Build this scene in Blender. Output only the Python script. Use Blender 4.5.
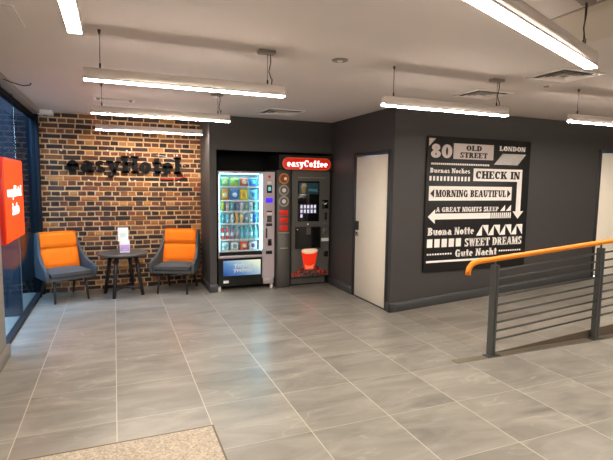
import bpy, bmesh, math, random
from mathutils import Vector, Matrix
C = bpy.context.scene
COL = C.collection
for o in list(bpy.data.objects): bpy.data.objects.remove(o)
PI = math.pi
random.seed(7)

# ------------------------------------------------------------ camera, world, exposure
YAW, PITCH, ROLL, EYE, FPX = .3895, .0998, .013, 1.66, 468.0
cy, sy, cp, sp, cr, sr = math.cos(YAW), math.sin(YAW), math.cos(PITCH), math.sin(PITCH), math.cos(ROLL), math.sin(ROLL)
Fv = Vector((sy*cp, cy*cp, -sp)); Rv = Vector((cy, -sy, 0)); Uv = Rv.cross(Fv)
R2 = Rv*cr + Uv*sr; U2 = Uv*cr - Rv*sr
cam_data = bpy.data.cameras.new('camera'); cam = bpy.data.objects.new('camera', cam_data); COL.objects.link(cam)
cam.matrix_world = Matrix(((R2.x, U2.x, -Fv.x, 0), (R2.y, U2.y, -Fv.y, 0), (R2.z, U2.z, -Fv.z, EYE), (0, 0, 0, 1)))
cam_data.sensor_width = 36; cam_data.lens = FPX*36/613; cam_data.clip_start = .02
C.camera = cam
SKY_STRENGTH = 24.0
LAMP_STRENGTH = 140.0
w = bpy.data.worlds.new('world'); C.world = w; w.use_nodes = True
bg = w.node_tree.nodes['Background']; bg.inputs[0].default_value = (.30, .50, .80, 1); bg.inputs[1].default_value = SKY_STRENGTH
C.view_settings.view_transform = 'Standard'; C.view_settings.look = 'None'; C.view_settings.gamma = 1
C.view_settings.exposure = 0.0

# ------------------------------------------------------------ materials
def srgb(r, g, b):
    f = lambda v: (v/255/12.92) if v/255 <= .04045 else ((v/255+.055)/1.055)**2.4
    return (f(r), f(g), f(b), 1)
def nodes(m): return m.node_tree.nodes, m.node_tree.links
def mat(name, col, rough=.6, metal=0, noise=.12, scale=18, bump=0, emit=None, es=0, spec=None, coat=0, alpha_t=None):
    m = bpy.data.materials.new(name); m.use_nodes = True
    N, L = nodes(m); b = N['Principled BSDF']
    b.inputs['Roughness'].default_value = rough; b.inputs['Metallic'].default_value = metal
    if spec is not None: b.inputs['Specular IOR Level'].default_value = spec
    if coat: b.inputs['Coat Weight'].default_value = coat
    tc = N.new('ShaderNodeTexCoord'); nz = N.new('ShaderNodeTexNoise'); nz.inputs['Scale'].default_value = scale; nz.inputs['Detail'].default_value = 4
    L.new(tc.outputs['Object'], nz.inputs['Vector'])
    rp = N.new('ShaderNodeMapRange'); rp.inputs[3].default_value = 1-noise; rp.inputs[4].default_value = 1+noise
    L.new(nz.outputs[0], rp.inputs[0])
    mx = N.new('ShaderNodeVectorMath'); mx.operation = 'SCALE'; mx.inputs[0].default_value = col[:3]
    L.new(rp.outputs[0], mx.inputs['Scale']); L.new(mx.outputs[0], b.inputs['Base Color'])
    if bump:
        bp = N.new('ShaderNodeBump'); bp.inputs['Strength'].default_value = bump; bp.inputs['Distance'].default_value = .004
        L.new(nz.outputs[0], bp.inputs['Height']); L.new(bp.outputs[0], b.inputs['Normal'])
    if emit:
        b.inputs['Emission Color'].default_value = emit; b.inputs['Emission Strength'].default_value = es
    return m
def glass_mat(name, tint, gloss=.06, rough=.02):
    m = bpy.data.materials.new(name); m.use_nodes = True
    N, L = nodes(m); N.remove(N['Principled BSDF'])
    t = N.new('ShaderNodeBsdfTransparent'); t.inputs[0].default_value = tint
    g = N.new('ShaderNodeBsdfGlossy'); g.inputs['Roughness'].default_value = rough
    lw = N.new('ShaderNodeLayerWeight'); lw.inputs[0].default_value = .5; pw = N.new('ShaderNodeMath'); pw.operation = 'POWER'; pw.inputs[1].default_value = 5; L.new(lw.outputs['Facing'], pw.inputs[0]); fr = N.new('ShaderNodeMapRange'); fr.inputs[3].default_value = gloss*.5; fr.inputs[4].default_value = .22; L.new(pw.outputs[0], fr.inputs[0])
    mx = N.new('ShaderNodeMixShader'); L.new(fr.outputs[0], mx.inputs[0]); L.new(t.outputs[0], mx.inputs[1]); L.new(g.outputs[0], mx.inputs[2])
    L.new(mx.outputs[0], N['Material Output'].inputs[0])
    return m
M = {}
M['ceiling'] = mat('ceiling_paint', srgb(202, 191, 184), .9, noise=.03, scale=3)
M['wall'] = mat('charcoal_wall_paint', srgb(64, 61, 60), .55, noise=.05, scale=6, bump=.05)
M['skirt'] = mat('baseboard_paint', srgb(66, 67, 69), .4, noise=.04)
M['pilaster'] = mat('warm_grey_paint', srgb(128, 122, 114), .6, noise=.05)
M['black'] = mat('matt_black', srgb(20, 20, 22), .6)
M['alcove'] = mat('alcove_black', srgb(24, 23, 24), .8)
M['door'] = mat('cream_door_laminate', srgb(244, 234, 216), .45, noise=.03, scale=10)
M['frame_dark'] = mat('dark_door_frame', srgb(42, 42, 44), .45)
M['navy'] = mat('navy_metal', srgb(20, 30, 40), .7, spec=.15, noise=.15, scale=6)
M['navy2'] = mat('navy_panel', srgb(13, 19, 26), .8, spec=.12, noise=.2, scale=4)
M['chrome'] = mat('brushed_metal', srgb(190, 188, 185), .25, 1)
M['alu'] = mat('lamp_body_white', srgb(224, 214, 206), .5, noise=.02)
M['cable'] = mat('cable_dark', srgb(50, 45, 42), .6)
M['cabgrey'] = mat('ceiling_fitting_grey', srgb(140, 130, 122), .6)
M['lampglow'] = mat('lamp_diffuser', (1, 1, 1, 1), .5, noise=0, emit=(1.0, .90, .79, 1), es=LAMP_STRENGTH)
M['rail'] = mat('rail_grey_metal', srgb(88, 90, 88), .4, .3, noise=.05)
M['orange_rail'] = mat('orange_handrail', srgb(238, 132, 8), .35, noise=.04)
M['orange_fab'] = mat('orange_fabric', srgb(252, 124, 0), .9, noise=.08, scale=120, bump=.3)
M['grey_fab'] = mat('grey_fabric', srgb(74, 74, 74), .95, noise=.18, scale=140, bump=.35)
M['daylit_fab'] = mat('grey_fabric_daylight_tint', srgb(70, 76, 80), .95, noise=.18, scale=140, bump=.35)  # grey shell fabric with the window's blue daylight put into its colour
M['dark_wood'] = mat('dark_stained_wood', srgb(32, 25, 23), .45, noise=.3, scale=12)
M['table_top'] = mat('dark_table_top', srgb(76, 72, 68), .35, noise=.15, scale=10)
M['letter'] = mat('black_letter', srgb(15, 15, 16), .7, spec=.15)
M['poster_black'] = mat('poster_black', srgb(24, 23, 24), .5, noise=.05)
M['poster_white'] = mat('poster_white', srgb(252, 246, 240), .6, noise=.03)
M['poster_grey'] = mat('poster_grey_white', srgb(205, 192, 186), .6, noise=.05)
M['white'] = mat('white_plastic', srgb(222, 220, 215), .4, noise=.03)
M['paper'] = mat('white_paper', srgb(232, 232, 228), .7, noise=.06, scale=60)
M['lilac'] = mat('lilac_print', srgb(196, 160, 214), .6, noise=.08, scale=60)
M['sign'] = mat('orange_lightbox_face', srgb(240, 66, 8), .4, noise=.05, scale=3, emit=srgb(255, 70, 4), es=.8)
M['sign_side'] = mat('red_lightbox_side', srgb(190, 30, 10), .4, emit=srgb(190, 20, 5), es=.35)
M['sign_text'] = mat('white_lit_letter', (1, 1, 1, 1), .5, noise=0, emit=(1, .93, .9, 1), es=1.0)
M['glass'] = glass_mat('window_glass', (.88, .96, .99, 1))
M['vglass'] = glass_mat('cabinet_glass', (.96, .98, 1, 1))
M['v_frame'] = mat('silver_lilac_panel', srgb(190, 178, 184), .35, .2, noise=.04)
M['v_inner'] = mat('cabinet_interior', srgb(225, 236, 238), .5, noise=.03)
M['v_light'] = mat('cyan_led_strip', (1, 1, 1, 1), .5, noise=0, emit=(.25, .82, 1, 1), es=22)
M['c_grey'] = mat('machine_charcoal', srgb(90, 88, 84), .4, .2, noise=.05)
M['c_grey2'] = mat('machine_charcoal_light', srgb(104, 100, 95), .4, .2, noise=.05)
M['gloss_black'] = mat('gloss_black', srgb(10, 10, 12), .12)
M['red_sign'] = mat('red_lightbox', srgb(190, 24, 10), .3, noise=.05, emit=srgb(205, 26, 8), es=.55)
M['rim'] = mat('orange_rim', srgb(225, 100, 50), .4, emit=srgb(220, 80, 30), es=.3)
M['cup_red'] = mat('printed_red_cup', srgb(228, 44, 12), .35, noise=.12, scale=9, emit=srgb(230, 40, 8), es=.55)
M['cup_hi'] = mat('printed_cup_highlight', srgb(250, 150, 110), .35, noise=.1, scale=20, emit=srgb(250, 110, 60), es=.5)
M['foam'] = mat('printed_foam', srgb(240, 200, 170), .4, noise=.12, scale=30, emit=srgb(240, 170, 130), es=.35)
M['beans'] = mat('printed_beans', srgb(120, 26, 18), .3, noise=.5, scale=40, emit=srgb(150, 30, 20), es=.12)
M['led_blue'] = mat('blue_display', srgb(60, 30, 220), .3, emit=srgb(70, 30, 255), es=.8)
M['led_cyan'] = mat('cyan_display', srgb(120, 200, 210), .3, noise=.3, scale=60, emit=srgb(120, 200, 210), es=.5)
M['button'] = mat('lit_button', srgb(215, 215, 235), .4, emit=srgb(205, 205, 240), es=.6)
M['screen'] = mat('dim_screen_picture', srgb(40, 62, 66), .15, noise=.5, scale=12, emit=srgb(40, 62, 68), es=.25)
M['amber'] = mat('dim_amber', srgb(120, 95, 40), .3, noise=.4, scale=30, emit=srgb(110, 85, 35), es=.3)
M['disc_gold'] = mat('gold_brown_disc', srgb(180, 120, 60), .4, noise=.3, scale=30, emit=srgb(190, 120, 60), es=.12)
M['disc_grey'] = mat('grey_disc', srgb(160, 156, 145), .4, noise=.1, scale=30)
M['red_print'] = mat('red_print', srgb(200, 34, 16), .4, noise=.4, scale=30, emit=srgb(200, 30, 10), es=.25)

# ---- floor tiles (600 mm porcelain with pale veins and pale grout)
def tile_material(name, x0, y0, T, base, grout, roty=False):
    m = bpy.data.materials.new(name); m.use_nodes = True
    N, L = nodes(m); b = N['Principled BSDF']
    tc = N.new('ShaderNodeTexCoord'); sx = N.new('ShaderNodeSeparateXYZ'); L.new(tc.outputs['Object'], sx.inputs[0])
    def mth(op, a, c=None, **k):
        n = N.new('ShaderNodeMath'); n.operation = op
        for i, v in enumerate((a, c)):
            if v is None: continue
            if isinstance(v, (int, float)): n.inputs[i].default_value = v
            else: L.new(v, n.inputs[i])
        return n.outputs[0]
    u = mth('DIVIDE', mth('SUBTRACT', sx.outputs[0], x0), T); v = mth('DIVIDE', mth('SUBTRACT', sx.outputs[1], y0), T)
    du = mth('ABSOLUTE', mth('SUBTRACT', mth('FRACT', mth('ADD', u, .5)), .5)); dv = mth('ABSOLUTE', mth('SUBTRACT', mth('FRACT', mth('ADD', v, .5)), .5))
    d = mth('MINIMUM', du, mth('MULTIPLY', dv, 1.8))
    g = mth('LESS_THAN', d, .005)
    cb = N.new('ShaderNodeCombineXYZ'); L.new(mth('FLOOR', u), cb.inputs[0]); L.new(mth('FLOOR', v), cb.inputs[1])
    wn = N.new('ShaderNodeTexWhiteNoise'); wn.noise_dimensions = '3D'; L.new(cb.outputs[0], wn.inputs[0])
    off = N.new('ShaderNodeVectorMath'); off.operation = 'SCALE'; L.new(wn.outputs[1], off.inputs[0]); off.inputs['Scale'].default_value = 20
    ps = N.new('ShaderNodeVectorMath'); ps.operation = 'ADD'; L.new(tc.outputs['Object'], ps.inputs[0]); L.new(off.outputs[0], ps.inputs[1])
    mp = N.new('ShaderNodeMapping'); mp.inputs['Scale'].default_value = (.9, 2.8, 1); mp.inputs['Rotation'].default_value = (0, 0, .25); L.new(ps.outputs[0], mp.inputs[0])
    nz = N.new('ShaderNodeTexNoise'); nz.inputs['Scale'].default_value = 1.6; nz.inputs['Detail'].default_value = 7; nz.inputs['Roughness'].default_value = .6; nz.inputs['Distortion'].default_value = .7
    L.new(mp.outputs[0], nz.inputs['Vector'])
    nf = N.new('ShaderNodeTexNoise'); nf.inputs['Scale'].default_value = .85; nf.inputs['Detail'].default_value = 3; nf.inputs['Distortion'].default_value = .4; L.new(mp.outputs[0], nf.inputs['Vector'])
    vein = mth('ABSOLUTE', mth('SUBTRACT', nf.outputs[0], .5)); vv = N.new('ShaderNodeMapRange'); vv.inputs[1].default_value = 0; vv.inputs[2].default_value = .008; vv.inputs[3].default_value = 1; vv.inputs[4].default_value = 0
    L.new(vein, vv.inputs[0])
    vm = mth('MULTIPLY', vv.outputs[0], mth('MULTIPLY', mth('GREATER_THAN', nz.outputs[0], .47), .22))
    shade = mth('ADD', mth('ADD', mth('MULTIPLY', nz.outputs[0], 1.5), .18), mth('MULTIPLY', mth('SUBTRACT', wn.outputs[0], .5), .12))
    shade = mth('ADD', shade, vm)
    mc = N.new('ShaderNodeVectorMath'); mc.operation = 'SCALE'; mc.inputs[0].default_value = base[:3]; L.new(shade, mc.inputs['Scale'])
    mix = N.new('ShaderNodeMix'); mix.data_type = 'RGBA'; L.new(g, mix.inputs[0]); L.new(mc.outputs[0], mix.inputs[6]); mix.inputs[7].default_value = grout
    L.new(mix.outputs[2], b.inputs['Base Color'])
    rr = mth('ADD', mth('MULTIPLY', nz.outputs[0], .2), .22); L.new(rr, b.inputs['Roughness'])
    bp = N.new('ShaderNodeBump'); bp.inputs['Strength'].default_value = .25; bp.inputs['Distance'].default_value = .002
    L.new(mth('SUBTRACT', mth('MULTIPLY', nz.outputs[0], .5), g), bp.inputs['Height']); L.new(bp.outputs[0], b.inputs['Normal'])
    return m
TX0, TY0, TT = -.631, 2.146, .606
M['floor'] = tile_material('floor_tile', TX0, TY0, TT, srgb(138, 133, 124), srgb(184, 176, 160))
M['ramp'] = tile_material('ramp_tile', TX0+.0, 3.476, TT, srgb(138, 131, 121), srgb(178, 168, 152))
M['kerb'] = mat('kerb_stone', srgb(126, 117, 102), .45, noise=.15, scale=6)
M['kerb_side'] = mat('ramp_side_stone', srgb(96, 84, 70), .6, noise=.15, scale=6)
def speck_mat():
    m = mat('speckled_mat', srgb(168, 155, 138), .9, noise=.9, scale=75, bump=.5)
    return m
M['matwell'] = speck_mat()
M['matedge'] = mat('mat_edge_dark', srgb(96, 86, 70), .6)
BR = [(56, 38, 32), (42, 32, 31), (90, 55, 36), (120, 76, 44), (146, 92, 50), (170, 120, 70), (70, 50, 42), (112, 62, 42)]
BRM = [mat('brick_%s' % n, srgb(*c), .85, noise=.35, scale=22, bump=.8) for n, c in zip('abcdefgh', BR)]
M['mortar'] = mat('mortar', srgb(212, 177, 134), .95, noise=.2, scale=30, bump=.6)

# ------------------------------------------------------------ mesh helpers
class MB:
    def __init__(s): s.bm = bmesh.new()
    def poly(s, pts, mi=0):
        f = s.bm.faces.new([s.bm.verts.new(p) for p in pts]); f.material_index = mi; return f
    def box(s, x0, x1, y0, y1, z0, z1, mi=0):
        v = [s.bm.verts.new(p) for p in ((x0,y0,z0),(x1,y0,z0),(x1,y1,z0),(x0,y1,z0),(x0,y0,z1),(x1,y0,z1),(x1,y1,z1),(x0,y1,z1))]
        for q in ((0,3,2,1),(4,5,6,7),(0,1,5,4),(1,2,6,5),(2,3,7,6),(3,0,4,7)):
            s.bm.faces.new([v[i] for i in q]).material_index = mi
        return s
    def hexa(s, b, t, mi=0):      # b,t: four bottom and four top points
        v = [s.bm.verts.new(p) for p in list(b)+list(t)]
        for q in ((0,3,2,1),(4,5,6,7),(0,1,5,4),(1,2,6,5),(2,3,7,6),(3,0,4,7)):
            s.bm.faces.new([v[i] for i in q]).material_index = mi
        return s
    def prism(s, pts, d, mi=0):   # pts 3d polygon, d extrusion vector
        d = Vector(d); a = [s.bm.verts.new(p) for p in pts]; b = [s.bm.verts.new(Vector(p)+d) for p in pts]
        n = len(a); s.bm.faces.new(a).material_index = mi; s.bm.faces.new(b[::-1]).material_index = mi
        for i in range(n): s.bm.faces.new([a[i], b[i], b[(i+1) % n], a[(i+1) % n]]).material_index = mi
        return s
    def tube(s, path, r, seg=10, mi=0, cap=True):
        path = [Vector(p) for p in path]; rs = r if isinstance(r, (list, tuple)) else [r]*len(path)
        rings = []
        up = None
        for i, p in enumerate(path):
            t = (path[min(i+1, len(path)-1)] - path[max(i-1, 0)]).normalized()
            if up is None: up = Vector((0, 0, 1)) if abs(t.z) < .9 else Vector((1, 0, 0))
            a = t.cross(up).normalized(); b = t.cross(a).normalized(); up = -b if (-b).length else up
            rings.append([s.bm.verts.new(p + a*math.cos(2*PI*k/seg)*rs[i] + b*math.sin(2*PI*k/seg)*rs[i]) for k in range(seg)])
            up = b.cross(t).cross(t) if False else up
        for i in range(len(rings)-1):
            for k in range(seg):
                f = s.bm.faces.new([rings[i][k], rings[i][(k+1) % seg], rings[i+1][(k+1) % seg], rings[i+1][k]]); f.material_index = mi; f.smooth = True
        if cap: s.bm.faces.new(rings[0][::-1]).material_index = mi; s.bm.faces.new(rings[-1]).material_index = mi
        return s
    def lathe(s, prof, cx, cy_, seg=20, mi=0, axis='z', c3=0):
        rings = []
        for r, h in prof:
            rg = []
            for k in range(seg):
                a = 2*PI*k/seg
                if axis == 'z': p = (cx+r*math.cos(a), cy_+r*math.sin(a), h)
                elif axis == 'y': p = (cx+r*math.cos(a), h, cy_+r*math.sin(a))
                rg.append(s.bm.verts.new(p))
            rings.append(rg)
        for i in range(len(rings)-1):
            for k in range(seg):
                f = s.bm.faces.new([rings[i][k], rings[i][(k+1) % seg], rings[i+1][(k+1) % seg], rings[i+1][k]]); f.material_index = mi; f.smooth = True
        s.bm.faces.new(rings[0][::-1]).material_index = mi; s.bm.faces.new(rings[-1]).material_index = mi
        return s
def obj(name, mb, m, parent=None, label=None, bevel=0, seg=2, kind=None):
    bm = mb.bm; bmesh.ops.recalc_face_normals(bm, faces=bm.faces)
    if parent is not None and parent.type == 'EMPTY' or parent is not None:
        off = WORLD_OFF.get(parent.name, Vector((0, 0, 0)))
        if off.length: bmesh.ops.translate(bm, verts=bm.verts, vec=-off)
    else: off = Vector((0, 0, 0))
    me = bpy.data.meshes.new(name); bm.to_mesh(me); bm.free()
    o = bpy.data.objects.new(name, me); COL.objects.link(o)
    for x in (m if isinstance(m, list) else [m]): me.materials.append(x)
    if parent is not None: o.parent = parent; WORLD_OFF[o.name] = off
    if label: o['label'] = label
    if kind: o['kind'] = kind
    if bevel:
        b = o.modifiers.new('bevel', 'BEVEL'); b.width = bevel; b.segments = seg; b.limit_method = 'ANGLE'; b.angle_limit = .6
        for p in me.polygons: p.use_smooth = True
        if seg > 1:
            wn = o.modifiers.new('wn', 'WEIGHTED_NORMAL')
    return o
WORLD_OFF = {}
def thing(name, label, cat, loc=(0, 0, 0), rz=0, group=None):
    o = bpy.data.objects.new(name, None); COL.objects.link(o); o.location = loc; o.rotation_euler = (0, 0, rz)
    o.empty_display_size = .1; o['label'] = label; o['category'] = cat
    if group: o['group'] = group
    WORLD_OFF[o.name] = Vector(loc)
    return o
def lthing(*a, **k):          # a thing whose parts are modelled in its own coordinates
    o = thing(*a, **k); WORLD_OFF[o.name] = Vector((0, 0, 0)); return o
def tag(o, label, cat, group=None):
    o['label'] = label; o['category'] = cat
    if group: o['group'] = group
    return o
def struct(name, mb, m, **k): return obj(name, mb, m, kind='structure', **k)
def dup(root, loc, rz=None, label=None, group=None):
    r = root.copy(); COL.objects.link(r); r.location = loc
    if rz is not None: r.rotation_euler = (0, 0, rz)
    if label: r['label'] = label
    if group: r['group'] = group
    for ch in list(root.children):
        c = ch.copy(); COL.objects.link(c); c.parent = r
        for g in list(ch.children):
            d = g.copy(); COL.objects.link(d); d.parent = c
    return r

# ------------------------------------------------------------ heavy slab lettering, made of strokes
def glyph(ch, T=.27, t=.12, s=.13):
    P = []; x = .68
    def R(a, b, c, d): P.append([(a, c), (b, c), (b, d), (a, d)])
    def D(x0, y0, x1, y1, w): P.append([(x0, y0), (x0+w, y0), (x1+w, y1), (x1, y1)])
    def A(cx, cy_, rx, ry, a0=0, a1=360, tt=None):
        q = tt or T; n = max(4, int(abs(a1-a0)/15))
        for i in range(n):
            e = []
            for a in (a0+(a1-a0)*i/n, a0+(a1-a0)*(i+1)/n):
                a = math.radians(a); e.append(((cx+rx*math.cos(a), cy_+ry*math.sin(a)), (cx+max(rx-q, .02)*math.cos(a), cy_+max(ry-t, .02)*math.sin(a))))
            P.append([e[0][0], e[1][0], e[1][1], e[0][1]])
    def stem(a, y0, y1, b=1, tp=1, w=None, o=.09):
        q = w or T; R(a, a+q, y0, y1)
        if b: R(a-o, a+q+o, y0, y0+s)
        if tp: R(a-o, a+q+o, y1-s, y1)
    th = T*.62
    if ch == 'A': D(.04, 0, .36, 1, t*1.1); D(.62, 0, .34, 1, T); R(.2, .75, .26, .26+t); R(-.02, .3, 0, s); R(.55, 1.0, 0, s); w_ = 1.0
    elif ch == 'B': stem(.08, 0, 1); A(.42, .74, .38, .26, -90, 90); A(.42, .27, .42, .27, -90, 90); w_ = .9
    elif ch == 'C': A(.44, .5, .42, .5, 40, 320); R(.68, .8, .62, .95); w_ = .88
    elif ch == 'D': stem(.08, 0, 1); A(.4, .5, .5, .5, -90, 90); w_ = .95
    elif ch == 'E': stem(.08, 0, 1); R(.2, .78, 0, s); R(.2, .78, 1-s, 1); R(.2, .62, .45, .45+t); R(.68, .8, 0, .32); R(.68, .8, .68, 1); w_ = .88
    elif ch == 'F': stem(.08, 0, 1); R(.2, .78, 1-s, 1); R(.2, .62, .45, .45+t); R(.68, .8, .68, 1); w_ = .84
    elif ch == 'G': A(.44, .5, .42, .5, 40, 330); R(.6, .86, 0, .45); R(.5, .95, .38, .5); R(.68, .8, .62, .95); w_ = .98
    elif ch == 'H': stem(.08, 0, 1); stem(.66, 0, 1); R(.2, .8, .43, .43+t*1.2); w_ = 1.04
    elif ch == 'I': stem(.1, 0, 1); w_ = .5
    elif ch == 'K': stem(.08, 0, 1); D(.3, .4, .72, 1, t*1.2); D(.66, 0, .36, .58, T); R(.6, 1.02, 0, s); R(.6, .95, 1-s, 1); w_ = 1.02
    elif ch == 'L': stem(.08, 0, 1); R(.2, .78, 0, s); R(.68, .8, 0, .36); w_ = .84
    elif ch == 'M': stem(.08, 0, 1, w=t*1.2); stem(.86, 0, 1); D(.42, 0, .1, 1, T); D(.46, 0, .84, 1, t); w_ = 1.24
    elif ch == 'N': stem(.08, 0, 1, w=t*1.2); stem(.72, 0, 1, b=0, w=t*1.2); D(.58, 0, .08, 1, T); w_ = 1.0
    elif ch in 'O0': A(.46, .5, .44, .5, 0, 360); w_ = .92
    elif ch == 'P': stem(.08, 0, 1); A(.42, .7, .4, .3, -90, 90); w_ = .88
    elif ch == 'R': stem(.08, 0, 1); A(.42, .73, .38, .27, -90, 90); D(.62, 0, .4, .5, T); R(.6, 1.0, 0, s); w_ = 1.0
    elif ch == 'S': A(.4, .74, .34, .26, 20, 270, T*.9); A(.4, .26, .36, .26, -160, 90, T*.9); R(.62, .72, .68, 1); R(.06, .16, 0, .32); w_ = .8
    elif ch == 'T': stem(.34, 0, 1, tp=0); R(.04, .9, 1-s, 1); R(.02, .13, .68, 1); R(.82, .93, .68, 1); w_ = .95
    elif ch == 'U': R(.1, .1+T, .35, 1); R(.72, .72+t*1.2, .35, 1); A(.48, .38, .38, .38, 180, 360); R(.0, .46, 1-s, 1); R(.62, .96, 1-s, 1); w_ = .98
    elif ch == 'W': D(.28, 0, .04, 1, T); D(.3, 0, .5, 1, t); D(.74, 0, .48, 1, T); D(.78, 0, 1.04, 1, t); R(-.02, .4, 1-s, 1); R(.42, .82, 1-s, 1); R(.96, 1.24, 1-s, 1); w_ = 1.24
    elif ch == '8': A(.42, .75, .34, .25, 0, 360, T*.9); A(.42, .28, .4, .28, 0, 360); w_ = .84
    elif ch == 'a': A(.34, .24, .32, .24, 60, 330, T*.9); R(.42, .42+T, 0, .5); A(.4, .46, .29, .22, 0, 150, T*.9); R(.5, .82, 0, s); w_ = .8
    elif ch == 'c': A(.36, x/2, .34, x/2, 45, 315); R(.5, .66, .42, .56); w_ = .7
    elif ch == 'd': A(.34, x/2, .33, x/2, 0, 360); R(.46, .46+T, 0, 1); R(.36, .6, 1-s, 1); R(.5, .84, 0, s); w_ = .84
    elif ch == 'e': A(.36, x/2, .34, x/2, 0, 310); R(.1, .66, x/2-.04, x/2+t-.04); w_ = .72
    elif ch == 'f': stem(.14, 0, .8, tp=0); A(.4, .74, .27, .26, 40, 180, T*.8); R(.02, .56, x-s, x); w_ = .58
    elif ch == 'g': A(.34, .4, .32, .28, 0, 360); A(.36, -.08, .33, .2, 0, 360, T*.7); R(.5, .76, .56, .68); w_ = .74
    elif ch == 'h': stem(.08, 0, 1); A(.46, x-.28, .3, .28, 0, 180, T); R(.49, .49+T, 0, x-.26); R(.42, .86, 0, s); w_ = .9
    elif ch == 'i': stem(.08, 0, x); A(.21, .88, .15, .12, 0, 360, .15); w_ = .44
    elif ch == 'l': stem(.08, 0, 1); w_ = .45
    elif ch == 'n': stem(.08, 0, x); A(.46, x-.28, .3, .28, 0, 180, T); R(.49, .49+T, 0, x-.26); R(.42, .86, 0, s); w_ = .9
    elif ch == 'o': A(.37, x/2, .36, x/2, 0, 360); w_ = .76
    elif ch == 's': A(.32, x*.73, .28, x*.27, 20, 270, T*.9); A(.32, x*.27, .3, x*.27, -160, 90, T*.9); w_ = .64
    elif ch == 't': R(.14, .14+T, .1, .92); R(0, .56, x-s, x); A(.36, .16, .22, .16, 180, 340, T*.6); R(.16, .5, 0, s); w_ = .58
    elif ch == 'u': R(.1, .1+T, .2, x); A(.4, .28, .3, .28, 180, 360); R(.52, .52+T, 0, x); R(.0, .3, x-s, x); R(.45, .88, 0, s); w_ = .9
    elif ch == 'y': D(.3, 0, .08, x, T); D(.3, -.1, .6, x, t*1.2); A(.24, -.14, .2, .16, 180, 380, T*.6); R(-.02, .42, x-s, x); R(.5, .86, x-s, x); w_ = .84
    else: w_ = .45
    return P, w_
def text_mesh(mb, s, x0, x1, z0, z1, fn, d, mi=0, gap=.04, T=.27, t=.12):
    """fn(u, z) -> 3d point on the face; d = extrusion vector"""
    L = []; x = 0
    for ch in s:
        P, wd = glyph(ch, T, t); L.append((x, P)); x += wd+gap
    x -= gap; k = (x1-x0)/x; h = z1-z0
    for ox, P in L:
        for p in P:
            a = sum(p[i][0]*p[(i+1) % len(p)][1]-p[(i+1) % len(p)][0]*p[i][1] for i in range(len(p)))
            if abs(a) < 1e-6: continue
            mb.prism([fn(x0+(ox+u)*k, z0+v*h) for u, v in p], d, mi)
def text_letters(name, s, x0, x1, z0, z1, fn, d, mm, par, gap=.04, T=.27, t=.12):
    ws = [glyph(c, T, t)[1] for c in s]; k = (x1-x0)/(sum(ws)+gap*(len(s)-1)); x = x0
    for c, wd in zip(s, ws):
        m = MB(); text_mesh(m, c, x, x+wd*k, z0, z1, fn, d, T=T, t=t); obj(name, m, mm, par); x += (wd+gap)*k
def arc_pts(cx, cz, r, a0, a1, n, fn): return [fn(cx+r*math.cos(math.radians(a0+(a1-a0)*i/n)), cz+r*math.sin(math.radians(a0+(a1-a0)*i/n))) for i in range(n+1)]

# ------------------------------------------------------------ the room
XL, XR, YB, YM, YC, XC, ZC = -1.03, 9.0, 7.72, 6.94, 5.09, 3.27, 2.63
struct('floor', MB().box(-3.5, XR, -3, 8.2, -.12, 0), M['floor'])
struct('ceiling', MB().box(-1.06, XR+.1, -3.1, 8.2, ZC, ZC+.12), M['ceiling'])
# brick wall: every brick in relief, English bond
def brick_wall():
    mb = MB(); rnd = random.Random(3)
    mb.box(-1.03, 1.30, YB, YB+.12, 0, ZC, 0)
    z = .004; row = 0; h = .058; gap = .0172
    while z < ZC-.02:
        z1 = min(z+h, ZC)
        header = row % 2; L = .100 if header else .216
        x = -1.03 - (rnd.random()*.05 + (.03 if header else .09))
        while x < 1.30:
            l = L*rnd.uniform(.93, 1.05); a, b = max(x, -1.03), min(x+l, 1.298)
            if b-a > .02:
                if header: mi = rnd.choices(range(8), (4, 3, 6, 5, 4, 2, 3, 3))[0]
                else: mi = rnd.choices(range(8), (7, 6, 4, 2, 1, .7, 5, 2))[0]
                y = YB-.009-rnd.random()*.007; e = .004
                za, zb = z+rnd.uniform(-.004, .005), z1+rnd.uniform(-.006, .003)
                j = lambda: rnd.uniform(-.005, .0075)
                bk = [(a, YB+.01, za), (b, YB+.01, za), (b, YB+.01, zb), (a, YB+.01, zb)]
                fr = [(a+e+j(), y, za+e+j()), (b-e+j(), y, za+e+j()), (b-e+j(), y, zb-e+j()), (a+e+j(), y, zb-e+j())]
                mid = [(a+j()*.6, y+.004, za+j()*.6), (b-j()*.6, y+.004, za+j()*.6), (b-j()*.6, y+.004, zb-j()*.6), (a+j()*.6, y+.004, zb-j()*.6)]
                v0 = [mb.bm.verts.new(p) for p in bk]; v1 = [mb.bm.verts.new(p) for p in mid]; v2 = [mb.bm.verts.new(p) for p in fr]
                for A_, B_ in ((v0, v1), (v1, v2)):
                    for i in range(4): mb.bm.faces.new([A_[i], A_[(i+1) % 4], B_[(i+1) % 4], B_[i]]).material_index = mi+1
                mb.bm.faces.new(v2).material_index = mi+1
            x += l+gap
        z += h+gap; row += 1
    struct('wall_brick', mb, [M['mortar']]+BRM)
brick_wall()
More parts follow.
